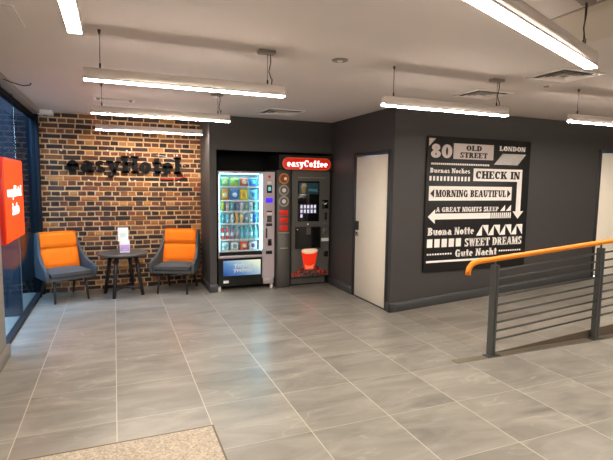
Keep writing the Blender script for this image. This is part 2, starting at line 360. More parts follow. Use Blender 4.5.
# dark walls
struct('wall_pier', MB().box(1.30, 1.40, YM, YB+.1, 0, ZC), M['wall'])
struct('wall_back', MB().box(1.40, XC, YM, YM+.10, 2.133, ZC), M['wall'])
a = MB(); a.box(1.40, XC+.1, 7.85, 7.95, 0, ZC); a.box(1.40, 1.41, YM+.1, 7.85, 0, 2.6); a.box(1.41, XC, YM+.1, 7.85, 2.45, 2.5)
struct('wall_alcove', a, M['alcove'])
D1A, D1B, D1H = 5.215, 6.10, 2.05
a = MB(); a.box(XC, XC+.12, YC, D1A-.03, 0, ZC); a.box(XC, XC+.12, D1B+.03, 7.9, 0, ZC); a.box(XC, XC+.12, D1A-.03, D1B+.03, D1H+.03, ZC)
struct('wall_side', a, M['wall'])
D2A, D2B, D2H, D2Z = 7.05, 7.95, 2.19, .20
a = MB(); a.box(XC+.12, D2A-.06, YC, YC+.12, 0, ZC); a.box(D2B+.06, XR, YC, YC+.12, 0, ZC); a.box(D2A-.06, D2B+.06, YC, YC+.12, D2H+.04, ZC)
struct('wall_poster', a, M['wall'])
struct('wall_right', MB().box(XR, XR+.1, -3, YC+.12, 0, ZC), M['wall'])
struct('wall_rear', MB().box(-1.03, XR, -3.1, -3, 0, ZC), M['wall'])
struct('wall_left', MB().box(-1.11, -.975, -3, 5.0, 0, ZC), M['pilaster'])
# baseboards
sk = dict(bevel=.004, seg=1)
struct('baseboard_left', MB().box(-.975, -.945, -3, 5.02, 0, .12), M['pilaster'], **sk)
a = MB(); a.box(1.285, 1.30, YM-.015, YB-.02, 0, .12); a.box(1.285, 1.415, YM-.015, YM, 0, .12)
struct('baseboard_pier', a, M['skirt'], **sk)
a = MB(); a.box(XC-.018, XC, YC-.018, D1A-.05, 0, .125); a.box(XC-.018, XC, D1B+.05, YM, 0, .125)
struct('baseboard_side', a, M['skirt'], **sk)
RX0, RS = 3.36, .062
rz = lambda x: max(0, min(x, 7.3)-RX0)*RS
a = MB(); a.box(XC-.018, RX0, YC-.018, YC, 0, .125)
for x0, x1 in ((RX0, D2A-.07), (D2B+.07, XR)):
    a.hexa([(x0, YC-.018, rz(x0)), (x1, YC-.018, rz(x1)), (x1, YC, rz(x1)), (x0, YC, rz(x0))], [(x0, YC-.018, rz(x0)+.125), (x1, YC-.018, rz(x1)+.125), (x1, YC, rz(x1)+.125), (x0, YC, rz(x0)+.125)])
struct('baseboard_poster', a, M['skirt'], **sk)
# ramp behind the railing and the flat kerb strip the posts stand on
a = MB()
for x0, x1 in ((RX0, 7.3), (7.3, XR)):
    a.hexa([(x0, 3.476, -.01), (x1, 3.476, -.01), (x1, YC, -.01), (x0, YC, -.01)], [(x0, 3.476, rz(x0)+.001), (x1, 3.476, rz(x1)), (x1, YC, rz(x1)), (x0, YC, rz(x0)+.001)])
struct('ramp', a, M['ramp'])
a = MB(); a.box(RX0, XR, 3.464, 3.4755, 0, .004)
for x0, x1 in ((RX0, 7.3), (7.3, XR)):
    a.hexa([(x0, 3.462, 0), (x1, 3.462, 0), (x1, 3.475, 0), (x0, 3.475, 0)], [(x0, 3.462, rz(x0)), (x1, 3.462, rz(x1)), (x1, 3.475, rz(x1)), (x0, 3.475, rz(x0))])
struct('trim_1', a, M['kerb_side'])
a = MB(); a.box(2.93, XR, 3.364, 3.462, -.005, .003)
struct('trim_2', a, M['kerb'])
# ceiling trim above the glazing, small white box at the corner
struct('trim_3', MB().box(-1.03, -.93, 5.0, YB, 2.575, ZC), M['cabgrey'])
# entrance mat, flush with the tiles
mt = obj('entrance_mat', MB().box(-.92, .575, 1.25, 3.05, 0, .006), M['matwell'])
tag(mt, 'speckled beige entrance mat set into the grey floor tiles', 'mat')
a = MB(); a.box(-.93, .585, 3.05, 3.062, 0, .0065); a.box(.575, .587, 1.25, 3.062, 0, .0065)
obj('edging', a, M['matedge'], mt, label='dark thin edging strip')

# ------------------------------------------------------------ doors
def door(name, leaf, frame_boxes, extra):
    d = struct(name, leaf, M['door'], bevel=.003, seg=1)
    f = MB()
    for b in frame_boxes: f.box(*b)
    obj('door_frame', f, M['frame_dark'], d, label='dark grey door frame', bevel=.003, seg=1)
    return d
d1 = door('door_1', MB().box(XC+.012, XC+.052, D1A+.004, D1B-.004, .012, D1H-.004),
          [(XC-.012, XC+.06, D1A-.05, D1A, 0, D1H+.05), (XC-.012, XC+.06, D1B, D1B+.05, 0, D1H+.05), (XC-.012, XC+.06, D1A, D1B, D1H, D1H+.05)], None)
h = MB(); yh = D1B-.075
h.box(XC-.010, XC+.012, yh-.022, yh+.022, .90, .96); h.tube([(XC-.012, yh, .93), (XC-.05, yh, .93), (XC-.055, yh-.02, .93), (XC-.055, yh-.13, .93)], .011, 8)
obj('door_handle', h, M['chrome'], d1, label='chrome lever handle')
obj('lock', MB().box(XC-.018, XC+.012, yh-.035, yh+.035, .99, 1.12), M['black'], d1, label='black card lock', bevel=.006)
for zz in (.25, 1.0, 1.8):
    obj('hinge', MB().box(XC-.003, XC+.02, D1A-.004, D1A+.012, zz, zz+.1), M['chrome'], d1)
obj('threshold', MB().box(XC, XC+.11, D1A, D1B, 0, .008), M['frame_dark'], d1)
d2 = door('door_2', MB().box(D2A+.004, D2B-.004, YC+.012, YC+.052, D2Z+.04, D2H-.004),
          [(D2A-.06, D2A, YC-.012, YC+.06, 0, D2H+.05), (D2B, D2B+.06, YC-.012, YC+.06, 0, D2H+.05), (D2A, D2B, YC-.012, YC+.06, D2H, D2H+.05)], None)
h = MB(); h.box(D2B-.14, D2B-.08, YC-.01, YC+.012, 1.2, 1.26); h.tube([(D2B-.11, YC-.01, 1.23), (D2B-.11, YC-.05, 1.23), (D2B-.24, YC-.052, 1.23)], .011, 8)
obj('door_handle', h, M['chrome'], d2, label='chrome lever handle')

# ------------------------------------------------------------ glazing on the left and what stands outside it
wroot = bpy.data.objects.new('window_1', None); COL.objects.link(wroot); wroot['kind'] = 'structure'; wroot.location = (XL, 5.0, 0); WORLD_OFF['window_1'] = Vector((XL, 5.0, 0))
f = MB(); f.box(XL-.05, XL+.02, 5.0, YB, 0, .035)
obj('floor_track', f, M['black'], wroot, label='black floor track')
f = MB(); f.box(XL-.05, XL+.01, 5.0, YB, 2.52, 2.6)
obj('head_rail', f, M['navy2'], wroot)
for y in (5.03, 7.66):
    obj('mullion', MB().box(XL-.05, XL+.012, y-.028, y+.028, .035, 2.52), M['navy'], wroot, bevel=.004, seg=1)
obj('corner_post', MB().box(XL+.012, -.972, 7.62, 7.704, 0, 2.575), M['navy'], wroot, bevel=.003, seg=1)
for y0, y1 in ((5.06, 6.345), (6.35, 7.63)):
    obj('pane', MB().box(XL-.022, XL-.014, y0, y1, .035, 2.52), M['glass'], wroot, label='clear glass pane')
# outside: navy end wall and post, plus unseen opposite wall added to block low sky
a = MB(); a.box(-3.5, XL-.05, 7.80, 7.95, 0, 3.2); a.box(-3.5, -3.4, -3, 7.8, 0, 4.2)
for i in range(12): a.box(XL-.09-i*.2, XL-.055-i*.2, 7.77, 7.80, 0, 3.2)
struct('wall_outside_and_sky_block', a, M['navy2'])
for i, y in enumerate((6.48,)):
    p = obj('outdoor_post', MB().box(-1.62, -1.085, y, y+.12, 0, 3.0), M['navy'], bevel=.008, seg=2)
    tag(p, ['navy blue metal post standing outside the glass beyond the orange sign', 'navy blue metal post outside the glass, just behind the orange sign'][i], 'post')
# loose cable by the ceiling
cb = MB(); cb.tube([(-.98, 5.15, 2.62), (-.93, 5.2, 2.585), (-.86, 5.28, 2.57), (-.80, 5.4, 2.572), (-.755, 5.5, 2.60), (-.75, 5.55, 2.628)], .006, 6)
tag(obj('loose_cable', cb, M['cable']), 'short loose dark cable hanging from the ceiling beside the glazing', 'cable')
s = thing('ceiling_sensor_box', 'small white box on the ceiling at the top left corner of the brick wall', 'box', (-.87, 7.58, ZC))
obj('housing', MB().box(-.96, -.775, 7.52, 7.70, 2.565, ZC), M['white'], s, bevel=.008)
obj('sensor_lens', MB().lathe([(.02, 2.553), (.03, 2.558), (.03, 2.566)], -.87, 7.6, 14), M['cabgrey'], s)

# ------------------------------------------------------------ orange light box sign on the glazing
s = thing('hanging_light_box', 'bright orange light box sign with white lettering fixed at the glazing', 'sign', (-.99, 5.64, 1.035))
obj('case', MB().box(XL+.015, -.962, 5.15, 6.14, 1.035, 1.87), M['sign_side'], s, label='red side casing', bevel=.004, seg=1)
obj('face', MB().box(-.962, -.955, 5.17, 6.12, 1.05, 1.855), M['sign'], s, label='glowing orange face')
fn = lambda u, z: (-.9552, u, z)
text_letters('letter', 'easyHotel', 5.27, 6.0, 1.485, 1.595, fn, (.003, 0, 0), M['sign_text'], s, T=.3, t=.16)
text_letters('letter', 'info', 5.48, 5.84, 1.30, 1.42, fn, (.003, 0, 0), M['sign_text'], s, T=.3, t=.16)
for y in (5.4, 5.95): obj('hanger', MB().tube([(-.99, y, 1.87), (-.99, y, 2.575)], .003, 6), M['cable'], s)

# ------------------------------------------------------------ black wall letters on the brick
s = thing('wall_lettering', 'raised black hotel name letters mounted across the brick wall', 'sign', (.15, 7.69, 1.70))
xs = -.665; fn = lambda u, z: (u, 7.665, z)
word = 'easyHotel'; widths = [glyph(c, .31, .17)[1] for c in word]; tot = sum(widths)+.03*8; k = 1.625/tot; x = -.64
for c, wd in zip(word, widths):
    m_ = MB(); hh = .262
    text_mesh(m_, c, x, x+wd*k, 1.775, 1.775+hh, fn, (0, .03, 0), T=.30, t=.18)
    for dx in (.25, .7): m_.tube([(x+wd*k*dx, 7.69, 1.82), (x+wd*k*dx, 7.712, 1.82)], .006, 6)
    obj('letter', m_, M['letter'], s); x += (wd+.03)*k
for i, (px_, pz_) in enumerate([(-.08, 2.105), (.19, 2.11), (.235, 2.09), (.93, 2.07), (.22, 1.665), (-.7, 2.09), (.30, 1.66), (-.35, 1.66), (.95, 1.655)]):
    tag(obj('wall_plug', MB().lathe([(.012, 7.690), (.014, 7.695), (.014, 7.712)], px_, pz_, 10, axis='y'), M['white']), 'tiny white fixing plug in the brick wall around the black letters', 'plug', 'white fixing plugs in the brick wall')
cb = MB(); cb.tube([(.62, 7.69, 2.06), (.75, 7.685, 2.05), (.90, 7.685, 1.99), (1.03, 7.69, 1.93), (1.06, 7.69, 1.90)], .005, 6)
tag(obj('thin_cable', cb, M['v_frame']), 'thin pale cable curving over the end of the black letters', 'cable')
cb = MB(); cb.tube([(.66, 7.69, 1.70), (.80, 7.68, 1.695), (.92, 7.68, 1.70), (1.08, 7.69, 1.74)], .007, 6)
tag(obj('red_cable', cb, M['red_print']), 'thin red cable under the last black letters on the brick wall', 'cable')

# ------------------------------------------------------------ pendant lamps
def lamp(p0, p1, zb, label, flex=1, ends=(.1, .13)):
    p0 = Vector(p0); p1 = Vector(p1); d = (p1-p0); Ln = d.length; ang = math.atan2(d.y, d.x); mid = (p0+p1)/2
    r = lthing('pendant_lamp', label, 'lamp', (mid.x, mid.y, zb), ang, 'linear pendant lamps under the ceiling')
    h_ = Ln/2; up = ZC-zb
    b = MB(); b.box(-h_, h_, -.0275, -.0268, .002, .014); b.box(-h_, h_, .0268, .0275, .002, .014); b.box(-h_, h_, -.0275, .0275, .014, .075)
    obj('lamp_body', b, M['alu'], r, bevel=.003, seg=1)
    b = MB(); b.box(-h_+.003, h_-.003, -.0265, .0265, -.004, .0135)
    obj('diffuser', b, M['lampglow'], r, label='glowing white diffuser')
    for i, (x, sgn) in enumerate(((-h_+ends[0], -1), (h_-ends[1], 1))):
        c = MB(); c.tube([(x, 0, .075), (x, 0, up-.01)], .0022, 6); c.tube([(x, 0, .073), (x, 0, .11)], .006, 8); 
        if i == 0 or not flex: c.tube([(x, 0, up-.03), (x, 0, up)], [.005, .011], 8)
        obj('suspension_wire', c, M['cable'], r)
    if flex:
        x = h_-ends[1]
        c = MB(); c.box(x-.075, x+.055, -.035, .035, up-.026, up)
        bx = obj('ceiling_rose', c, M['cabgrey'], r, bevel=.006)
        pts = [(x+.02, 0, up-.02), (x+.025, .002, up-.08), (x+.012, .006, up-.15), (x+.03, .004, up-.20), (x+.036, 0, .12), (x+.03, 0, .072)]
        obj('power_cable', MB().tube(pts, .0038, 6), M['cable'], r)
    return r
lamp((-.165, 3.42), (1.205, 3.42), 2.308, 'long linear pendant lamp in front of the two lamps by the brick wall')
lamp((2.07, 3.42), (3.41, 3.42), 2.308, 'linear pendant lamp hanging in front of the poster wall corner')
lamp((4.235, 3.42), (5.60, 3.42), 2.308, 'linear pendant lamp cut off by the right edge, above the orange handrail')
lamp((-.195, 5.27), (1.215, 5.27), 2.333, 'middle one of three parallel pendant lamps before the brick wall')
lamp((-.215, 7.05), (1.215, 7.05), 2.345, 'pendant lamp closest to the brick wall, above the black letters')
lamp((-.142, .85), (-.142, 2.36), 2.305, 'pendant lamp at the top left pointing away from the camera', 0)
dd = Vector((math.cos(.375), math.sin(.375))); e = Vector((2.425, 1.845))
lamp(e-dd*1.62, e, 2.305, 'large angled pendant lamp at the top right below the ceiling hatch', ends=(.2, .17))
# added lamps out of view, put in to brighten the lobby
for p, q in (((4.2, 1.2), (5.6, 1.2)), ((2.0, -.9), (3.4, -.9)), ((-.4, -.9), (.9, -.9)), ((6.3, 3.42), (7.7, 3.42)), ((6.3, 1.2), (7.7, 1.2)), ((4.2, -.9), (5.6, -.9))):
    lamp(p, q, 2.308, 'added unseen linear pendant lamp brightening the lobby beside and behind the camera')

# ------------------------------------------------------------ ceiling fittings
def vent(x, y, sx_, sy_, label):
    r = thing('air_vent', label, 'vent', (x, y, ZC), group='square ceiling air vents')
    z = ZC
    f = MB(); t_ = .03
    f.box(x-sx_, x+sx_, y-sy_, y-sy_+t_, z-.008, z); f.box(x-sx_, x+sx_, y+sy_-t_, y+sy_, z-.008, z); f.box(x-sx_, x-sx_+t_, y-sy_+t_, y+sy_-t_, z-.008, z); f.box(x+sx_-t_, x+sx_, y-sy_+t_, y+sy_-t_, z-.008, z)
    obj('frame', f, M['alu'], r)
    g = MB(); q = .03; g.box(x-sx_+q, x+sx_-q, y-sy_+q, y+sy_-q, z-.002, z-.0005)  # flat plate; darkness of the vent recess put into its colour
    obj('shade_plate', g, M['c_grey'], r, label='grey plate standing for the shaded opening')
    for i, a_ in enumerate((.82, .6, .38)):
        g = MB(); ox, oy = (sx_-q)*a_, (sy_-q)*a_; ix, iy = ox*.78, oy*.78; zt, zb = z-.003, z-.018
        for sgn in ((1, 0), (-1, 0), (0, 1), (0, -1)):
            if sgn[0]: pts = [(x+sgn[0]*ox, y-oy, zb), (x+sgn[0]*ox, y+oy, zb), (x+sgn[0]*ix, y+iy, zt), (x+sgn[0]*ix, y-iy, zt)]
            else: pts = [(x-ox, y+sgn[1]*oy, zb), (x+ox, y+sgn[1]*oy, zb), (x+ix, y+sgn[1]*iy, zt), (x-ix, y+sgn[1]*iy, zt)]
            g.prism(pts, (0, 0, .003))
        obj('louvre', g, M['alu'], r)
    return r
vent(3.67, 4.03, .235, .2, 'square ceiling vent above the middle pendant lamp by the poster wall')
vent(3.68, 3.05, .24, .2, 'square ceiling vent at the end of the large angled lamp')
vent(2.15, 6.22, .27, .25, 'square ceiling vent above the vending machines')
vent(.03, 6.2, .23, .14, 'narrow ceiling vent between the lamps near the brick wall')
r = thing('downlight', 'small round recessed downlight alone in the middle of the ceiling', 'light', (1.674, 3.43, ZC))
obj('ring', MB().lathe([(.045, ZC-.003), (.05, ZC-.008), (.062, ZC-.007), (.066, ZC)], 1.674, 3.43, 24), M['cabgrey'], r)
obj('lens', MB().lathe([(.022, ZC-.012), (.024, ZC-.008), (.024, ZC-.005)], 1.674, 3.43, 16), M['white'], r, label='pale lens')
r = thing('smoke_detector', 'small flat round detector on the ceiling beside the vent at right', 'detector', (3.88, 3.41, ZC))
obj('base', MB().lathe([(.05, ZC-.01), (.055, ZC-.005), (.055, ZC)], 3.88, 3.41, 20), M['alu'], r)
obj('sensor', MB().lathe([(.02, ZC-.022), (.03, ZC-.01)], 3.88, 3.41, 16), M['cabgrey'], r)
def hatch(x0, x1, y0, y1, label, c, gapm):
    r = thing('ceiling_hatch', label, 'hatch', ((x0+x1)/2, (y0+y1)/2, ZC))
    g = MB(); g.box(x0+.006, x1-.006, y0+.006, y1-.006, ZC-.008, ZC)
    obj('panel', g, c, r)
    g = MB(); q = .004; g.box(x0-q, x0+q, y0, y1, ZC-.004, ZC); g.box(x1-q, x1+q, y0, y1, ZC-.004, ZC); g.box(x0, x1, y0-q, y0+q, ZC-.004, ZC); g.box(x0, x1, y1-q, y1+q, ZC-.004, ZC)
    obj('gap', g, gapm, r)
hatch(2.385, 2.985, 1.66, 2.27, 'beige ceiling access hatch above the large angled lamp', mat('hatch_beige', srgb(192, 180, 164), .8, noise=.04), M['cabgrey'])
hatch(-.93, -.50, 3.15, 3.55, 'faint square ceiling access hatch at the top left corner', M['ceiling'], M['alu'])

# ------------------------------------------------------------ typographic panel on the wall
PX, PZ, PW, PH = 3.75, .505, 1.78, 1.785
s = thing('wall_panel', 'black square wall panel of white typography and arrows on charcoal wall', 'wall art', (PX+PW/2, YC, PZ))
obj('board', MB().box(PX, PX+PW, YC-.03, YC, PZ, PZ+PH), M['poster_black'], s, bevel=.003, seg=1)
YF = YC-.030
fn = lambda u, z: (PX+u, YF, PZ+z)
DV = (0, -.0025, 0)
def ptext(t_, x0, x1, z0, z1, m_='poster_white', T=.31, tt=.15, y=0):
    m = MB(); text_mesh(m, t_, x0, x1, z0, z1, (lambda u, z: (PX+u, YF-y, PZ+z)), DV, T=T, t=tt); obj('lettering', m, M[m_], s)
def pshape(polys, m_='poster_white', name='motif', y=0, lab=None):
    m = MB()
    for p in polys: m.prism([(PX+u, YF-y, PZ+z) for u, z in p], DV)
    obj(name, m, M[m_], s, label=lab)
rect = lambda a, b, c, d: [(a, c), (b, c), (b, d), (a, d)]
pshape([[(.02, 1.755), (.125, 1.755), (.02, 1.655)]], 'poster_grey')
ptext('80', .05, .395, 1.505, 1.685, 'poster_grey', T=.34, tt=.2)
pshape([rect(.415, 1.095, 1.50, 1.705)], 'poster_grey', 'text_box')
ptext('OLD', .62, .89, 1.615, 1.685, 'poster_black', y=.0026); ptext('STREET', .52, .99, 1.52, 1.592, 'poster_black', y=.0026)
ptext('LONDON', 1.20, 1.68, 1.635, 1.70)
st = []
for i in range(11):
    z0 = 1.445+i*.0142; o_ = (z0-1.445)/.155*.15
    st.append([(1.115+o_, z0), (1.545+o_, z0), (1.553+o_, z0+.008), (1.123+o_, z0+.008)])
pshape(st, 'poster_white', 'striped_motif')
pshape([rect(.065+i*.0305, .065+i*.0305+.019, 1.418, 1.442) for i in range(32)], 'poster_white', 'dotted_line')
ptext('Buenas Noches', .05, .705, 1.312, 1.375)
pshape([rect(.045+i*.0572, .045+i*.0572+.031, 1.208, 1.268) for i in range(12)], 'poster_white', 'bar_motif')
pshape([rect(.765, 1.642, 1.212, 1.383)], 'poster_white', 'text_box')
ptext('CHECK IN', .80, 1.60, 1.245, 1.35, 'poster_black', y=.0026)
pshape([rect(1.556, 1.642, .79, 1.213), [(1.50, .792), (1.60, .686), (1.70, .792)]], 'poster_white', 'down_arrow')
pshape([rect(.045, 1.462, .948, 1.138)], 'poster_white', 'text_box')
pshape([[(.065, 1.043), (.125, .985), (.125, 1.10)], [(1.44, 1.043), (1.38, .985), (1.38, 1.10)]], 'poster_black', 'arrowheads', y=.0026)
ptext('MORNING BEAUTIFUL', .15, 1.36, .995, 1.09, 'poster_black', y=.0026, tt=.13)
ptext('A GREAT NIGHTS SLEEP', .17, 1.24, .797, .862)
pshape([[(1.27, .80), (1.355, .80), (1.355, .885)], [(1.375, .80), (1.465, .80), (1.465, .885)]])
pshape([[(.04, .735), (.155, .642), (.155, .832)], rect(.155, 1.10, .698, .777)]+[rect(1.115+i*.037, 1.115+i*.037+.022, .698, .777) for i in range(10)], 'poster_white', 'left_arrow')
ptext('Buona Notte', .05, .82, .487, .59, T=.3)
zz = []
for i in range(4):
    x0 = .87+i*.213; zz.append([(x0, .462), (x0+.09, .607), (x0+.21, .607), (x0+.125, .462) if i < 0 else (x0+.165, .462), (x0+.125, .54)])
pshape([[(a0, .462), (a0+.10, .462), (a0+.10, .607)] for a0 in (.86, 1.07, 1.28, 1.49)]+[[(a0, .607), (a0+.11, .607), (a0+.11, .462)] for a0 in (.96, 1.17, 1.38, 1.59)], 'poster_white', 'zigzag_motif')
pshape([rect(.045+i*.118, .045+i*.118+.085, .325, .437) for i in range(5)], 'poster_white', 'square_motif')
ptext('SWEET DREAMS', .665, 1.705, .318, .432, T=.3, tt=.14)
pshape([rect(.05+i*.042, .05+i*.042+.026, .222, .244) for i in range(10)]+[rect(1.285+i*.042, 1.285+i*.042+.026, .225, .247) for i in range(10)], 'poster_white', 'dotted_line')
ptext('Gute Nacht', .515, 1.245, .182, .285, T=.3, tt=.14)
pshape([rect(.04, 1.70, .120, .148)], 'poster_white', 'rule')

# ------------------------------------------------------------ railing with orange handrail
rr = thing('ramp_railing', 'grey metal railing of horizontal bars with orange handrail along the ramp', 'railing', (3.41, 3.415, 0))
posts = [3.365, 4.83, 6.25]
hz = lambda x: .965+.072*(x-3.41)
for px_ in posts:
    t_ = hz(px_)-.06
    p = obj('post', MB().box(px_-.028, px_-.006, 3.385, 3.445, .003, t_).box(px_+.006, px_+.028, 3.385, 3.445, .003, t_).box(px_-.008, px_+.008, 3.395, 3.435, .003, t_-.01), M['rail'], rr)
    obj('base_plate', MB().box(px_-.065, px_+.085, 3.37, 3.455, .003, .013), M['rail'], p, bevel=.002, seg=1)
    obj('rail_bracket', MB().tube([(px_, 3.415, t_-.01), (px_, 3.415, hz(px_)-.02)], .009, 8), M['rail'], p)
for i in range(9):
    z0 = .158+i*.0868
    b = MB()
    for a0, a1 in ((posts[0]+.028, posts[1]-.028), (posts[1]+.028, posts[2]-.028)):
        b.tube([(a0, 3.415, z0+.07*(a0-3.41)), (a1, 3.415, z0+.07*(a1-3.41))], .0105, 8)
    obj('horizontal_bar', b, M['rail'], rr)
path = [(3.04, 3.415, .825), (3.042, 3.415, .862), (3.052, 3.415, .892), (3.072, 3.415, .917), (3.10, 3.415, .934), (3.14, 3.415, .944), (3.2, 3.415, .95)]+[(x, 3.415, hz(x)) for x in (3.3, 3.41, 4.0, 5.0, 6.0, 6.5)]
obj('handrail', MB().tube(path, .0255, 14), M['orange_rail'], rr, label='orange rounded handrail bending down at its end')

# ------------------------------------------------------------ armchairs
def rbox(mb, x0, x1, y0, y1, z0, z1, f=None, n=6, mi=0):
    """box of n x n x 2 quads per face pushed through f(x,y,z) -> point, for soft shapes"""
    vs = {}
    def V(i, j, k):
        if (i, j, k) not in vs:
            p = Vector((x0+(x1-x0)*i/n, y0+(y1-y0)*j/n, z0+(z1-z0)*k/n))
            vs[(i, j, k)] = mb.bm.verts.new(f(p, i/n*2-1, j/n*2-1, k/n*2-1) if f else p)
        return vs[(i, j, k)]
    R_ = range(n)
    for a_ in R_:
        for b_ in R_:
            for q in (0, n):
                for fc in ([(q, a_, b_), (q, a_+1, b_), (q, a_+1, b_+1), (q, a_, b_+1)], [(a_, q, b_), (a_+1, q, b_), (a_+1, q, b_+1), (a_, q, b_+1)], [(a_, b_, q), (a_+1, b_, q), (a_+1, b_+1, q), (a_, b_+1, q)]):
                    fa = mb.bm.faces.new([V(*c) for c in fc]); fa.smooth = True; fa.material_index = mi
def make_chair():
    r = lthing('armchair', '', 'armchair', (0, 0, 0), 0, 'armchairs by the brick wall')
    # side wings: outline in (y, z), front is -y
    prof = [(-.325, .322), (-.345, .42), (-.335, .480), (-.29, .508), (-.20, .530), (-.09, .570), (.02, .65), (.10, .76), (.16, .88), (.20, .955), (.235, .968), (.285, .955), (.275, .80), (.235, .52), (.20, .322)]
    for sg in (-1, 1):
        m = MB(); n = len(prof)
        def pos(y, z, o):
            flare = .318 + .045*max(0, min(1, (-y+.15)/.45))*(1 if z > .35 else .6) - .04*max(0, (z-.6)/.37)
            return (sg*(flare+o), y, z)
        A_ = [m.bm.verts.new(pos(y, z, 0)) for y, z in prof]; B_ = [m.bm.verts.new(pos(y, z, -.045)) for y, z in prof]
        m.bm.faces.new(A_); m.bm.faces.new(B_[::-1])
        for i in range(n): m.bm.faces.new([A_[i], A_[(i+1) % n], B_[(i+1) % n], B_[i]])
        bmesh.ops.triangulate(m.bm, faces=[f for f in m.bm.faces if len(f.verts) > 4])
        obj('side_panel', m, M['daylit_fab'], r, bevel=.014, seg=3)
    m = MB()
    m.hexa([(-.275, .14, .33), (.275, .14, .33), (.275, .235, .33), (-.275, .235, .33)], [(-.25, .215, .955), (.25, .215, .955), (.25, .285, .955), (-.25, .285, .955)])
    obj('back_shell', m, M['daylit_fab'], r, bevel=.015, seg=3)
    m = MB(); m.box(-.30, .30, -.32, .16, .315, .385)
    obj('seat_base', m, M['grey_fab'], r, bevel=.02, seg=3)
    # seat cushion
    def soft(b=.03):
        def f(p, u, v, w_):
            k = 1-abs(u)**4; q = 1-abs(v)**4
            return Vector((p.x - math.copysign(.012, u)*abs(u*w_)**3*1, p.y, p.z + (b*k*q if w_ > 0 else 0) - (.018*(abs(u)**6+abs(v)**6) if w_ > .5 else 0)))
        return f
    m = MB(); rbox(m, -.285, .285, -.345, .09, .387, .452, soft(.022), 8)
    obj('seat_cushion', m, M['grey_fab'], r, bevel=.012, seg=3, label='grey seat cushion')
    # orange back cushion in two sections
    back = lthing('tmp', '', '') if False else None
    def slant(z0, z1, thick, bulge):
        def f(p, u, v, w_):
            t_ = (p.z-.42)/.54; yb = .135+.085*t_
            wx = .300-.022*t_
            k = (1-abs(u)**4)*(1-abs(w_)**6)
            y = yb if v > 0 else yb-thick-bulge*k+.02*(abs(u)**8+abs(w_)**8)
            if -1 < v < 1: y = yb-(thick)*(1-v)/2
            return Vector((u*(wx-.028), y, p.z))
        return f
    m = MB(); rbox(m, -.27, .27, 0, .1, .44, .75, slant(.44, .75, .085, .018), 8)
    rbox(m, -.27, .27, 0, .1, .754, .972, slant(.754, .975, .088, .016), 8)
    obj('back_cushion', m, M['orange_fab'], r, label='orange back cushion with a seam across')
    for sx_ in (-1, 1):
        m = MB(); m.tube([(sx_*.215, -.25, .325), (sx_*.232, -.30, 0)], [.022, .014], 10); obj('leg', m, M['dark_wood'], r)
        m = MB(); m.tube([(sx_*.21, .12, .325), (sx_*.235, .265, 0)], [.022, .014], 10); obj('leg', m, M['dark_wood'], r)
    return r
ch = make_chair(); ch.scale = (.945, .97, .957); ch['label'] = 'grey armchair with orange back cushion beside the glazing, at left of the round table'
ch.location = (-.695, 7.30, 0); ch.rotation_euler = (0, 0, math.radians(25))
dup(ch, (.875, 7.30, 0), math.radians(-24), 'grey armchair with orange back cushion between the round table and the dark pier')

# ------------------------------------------------------------ round side table
tc = Vector((.095, 7.27, 0))
t_ = thing('side_table', 'round dark side table with four splayed legs between the two armchairs', 'table', tc)
obj('tabletop', MB().lathe([(.33, .592), (.345, .598), (.35, .608), (.345, .622)], tc.x, tc.y, 48), M['table_top'], t_, label='grey-brown round top')
for i in range(4):
    a_ = math.radians(-118+i*90); dx, dy = math.cos(a_), math.sin(a_)
    m = MB(); m.tube([tc+Vector((dx*.19, dy*.19, .60)), tc+Vector((dx*.29, dy*.29, 0))], [.030, .024], 8); obj('leg', m, M['dark_wood'], t_)
for i in range(2):
    a_ = math.radians(-118+i*90); d_ = Vector((math.cos(a_), math.sin(a_), 0))*.272
    obj('stretcher', MB().tube([tc-d_+Vector((0, 0, .11)), tc+d_+Vector((0, 0, .11))], .022, 8), M['dark_wood'], t_)
r = thing('leaflet_holder', 'clear two-tier leaflet holder standing on the round side table', 'leaflet holder', (.115, 7.2, .622))
m = MB(); m.box(.045, .19, 7.15, 7.24, .622, .626); m.hexa([(.045, 7.235, .626), (.19, 7.235, .626), (.19, 7.239, .626), (.045, 7.239, .626)], [(.045, 7.275, .95), (.19, 7.275, .95), (.19, 7.279, .95), (.045, 7.279, .95)])
obj('stand', m, M['vglass'], r)
m = MB(); m.box(.042, .193, 7.168, 7.171, .64, .70); m.box(.042, .045, 7.168, 7.24, .626, .70); m.box(.19, .193, 7.168, 7.24, .626, .70)
obj('pocket', m, M['vglass'], r)
def leaf(x0, x1, y, z0, z1, ys, mm, label, parts):
    r = thing('leaflet', label, 'leaflet', ((x0+x1)/2, y, z0))
    obj('sheet', MB().hexa([(x0, y, z0), (x1, y, z0), (x1, y+.012, z0), (x0, y+.012, z0)], [(x0, y+ys, z1), (x1, y+ys, z1), (x1, y+ys+.012, z1), (x0, y+ys+.012, z1)]), mm, r)
    for (a0, a1, f0, f1, m2) in parts:
        ya, yb = y+ys*f0-.002, y+ys*f1-.002
        obj('print_block', MB().hexa([(x0+a0, ya, z0+(z1-z0)*f0), (x0+a1, ya, z0+(z1-z0)*f0), (x0+a1, ya+.001, z0+(z1-z0)*f0), (x0+a0, ya+.001, z0+(z1-z0)*f0)], [(x0+a0, yb, z0+(z1-z0)*f1), (x0+a1, yb, z0+(z1-z0)*f1), (x0+a1, yb+.001, z0+(z1-z0)*f1), (x0+a0, yb+.001, z0+(z1-z0)*f1)]), m2, r)
leaf(.03, .17, 7.215, .79, .985, .03, M['paper'], 'white leaflet in the upper tier of the holder on the side table', [(.03, .11, .3, .6, mat('pale_teal_print', srgb(205, 222, 215), .7)), ])
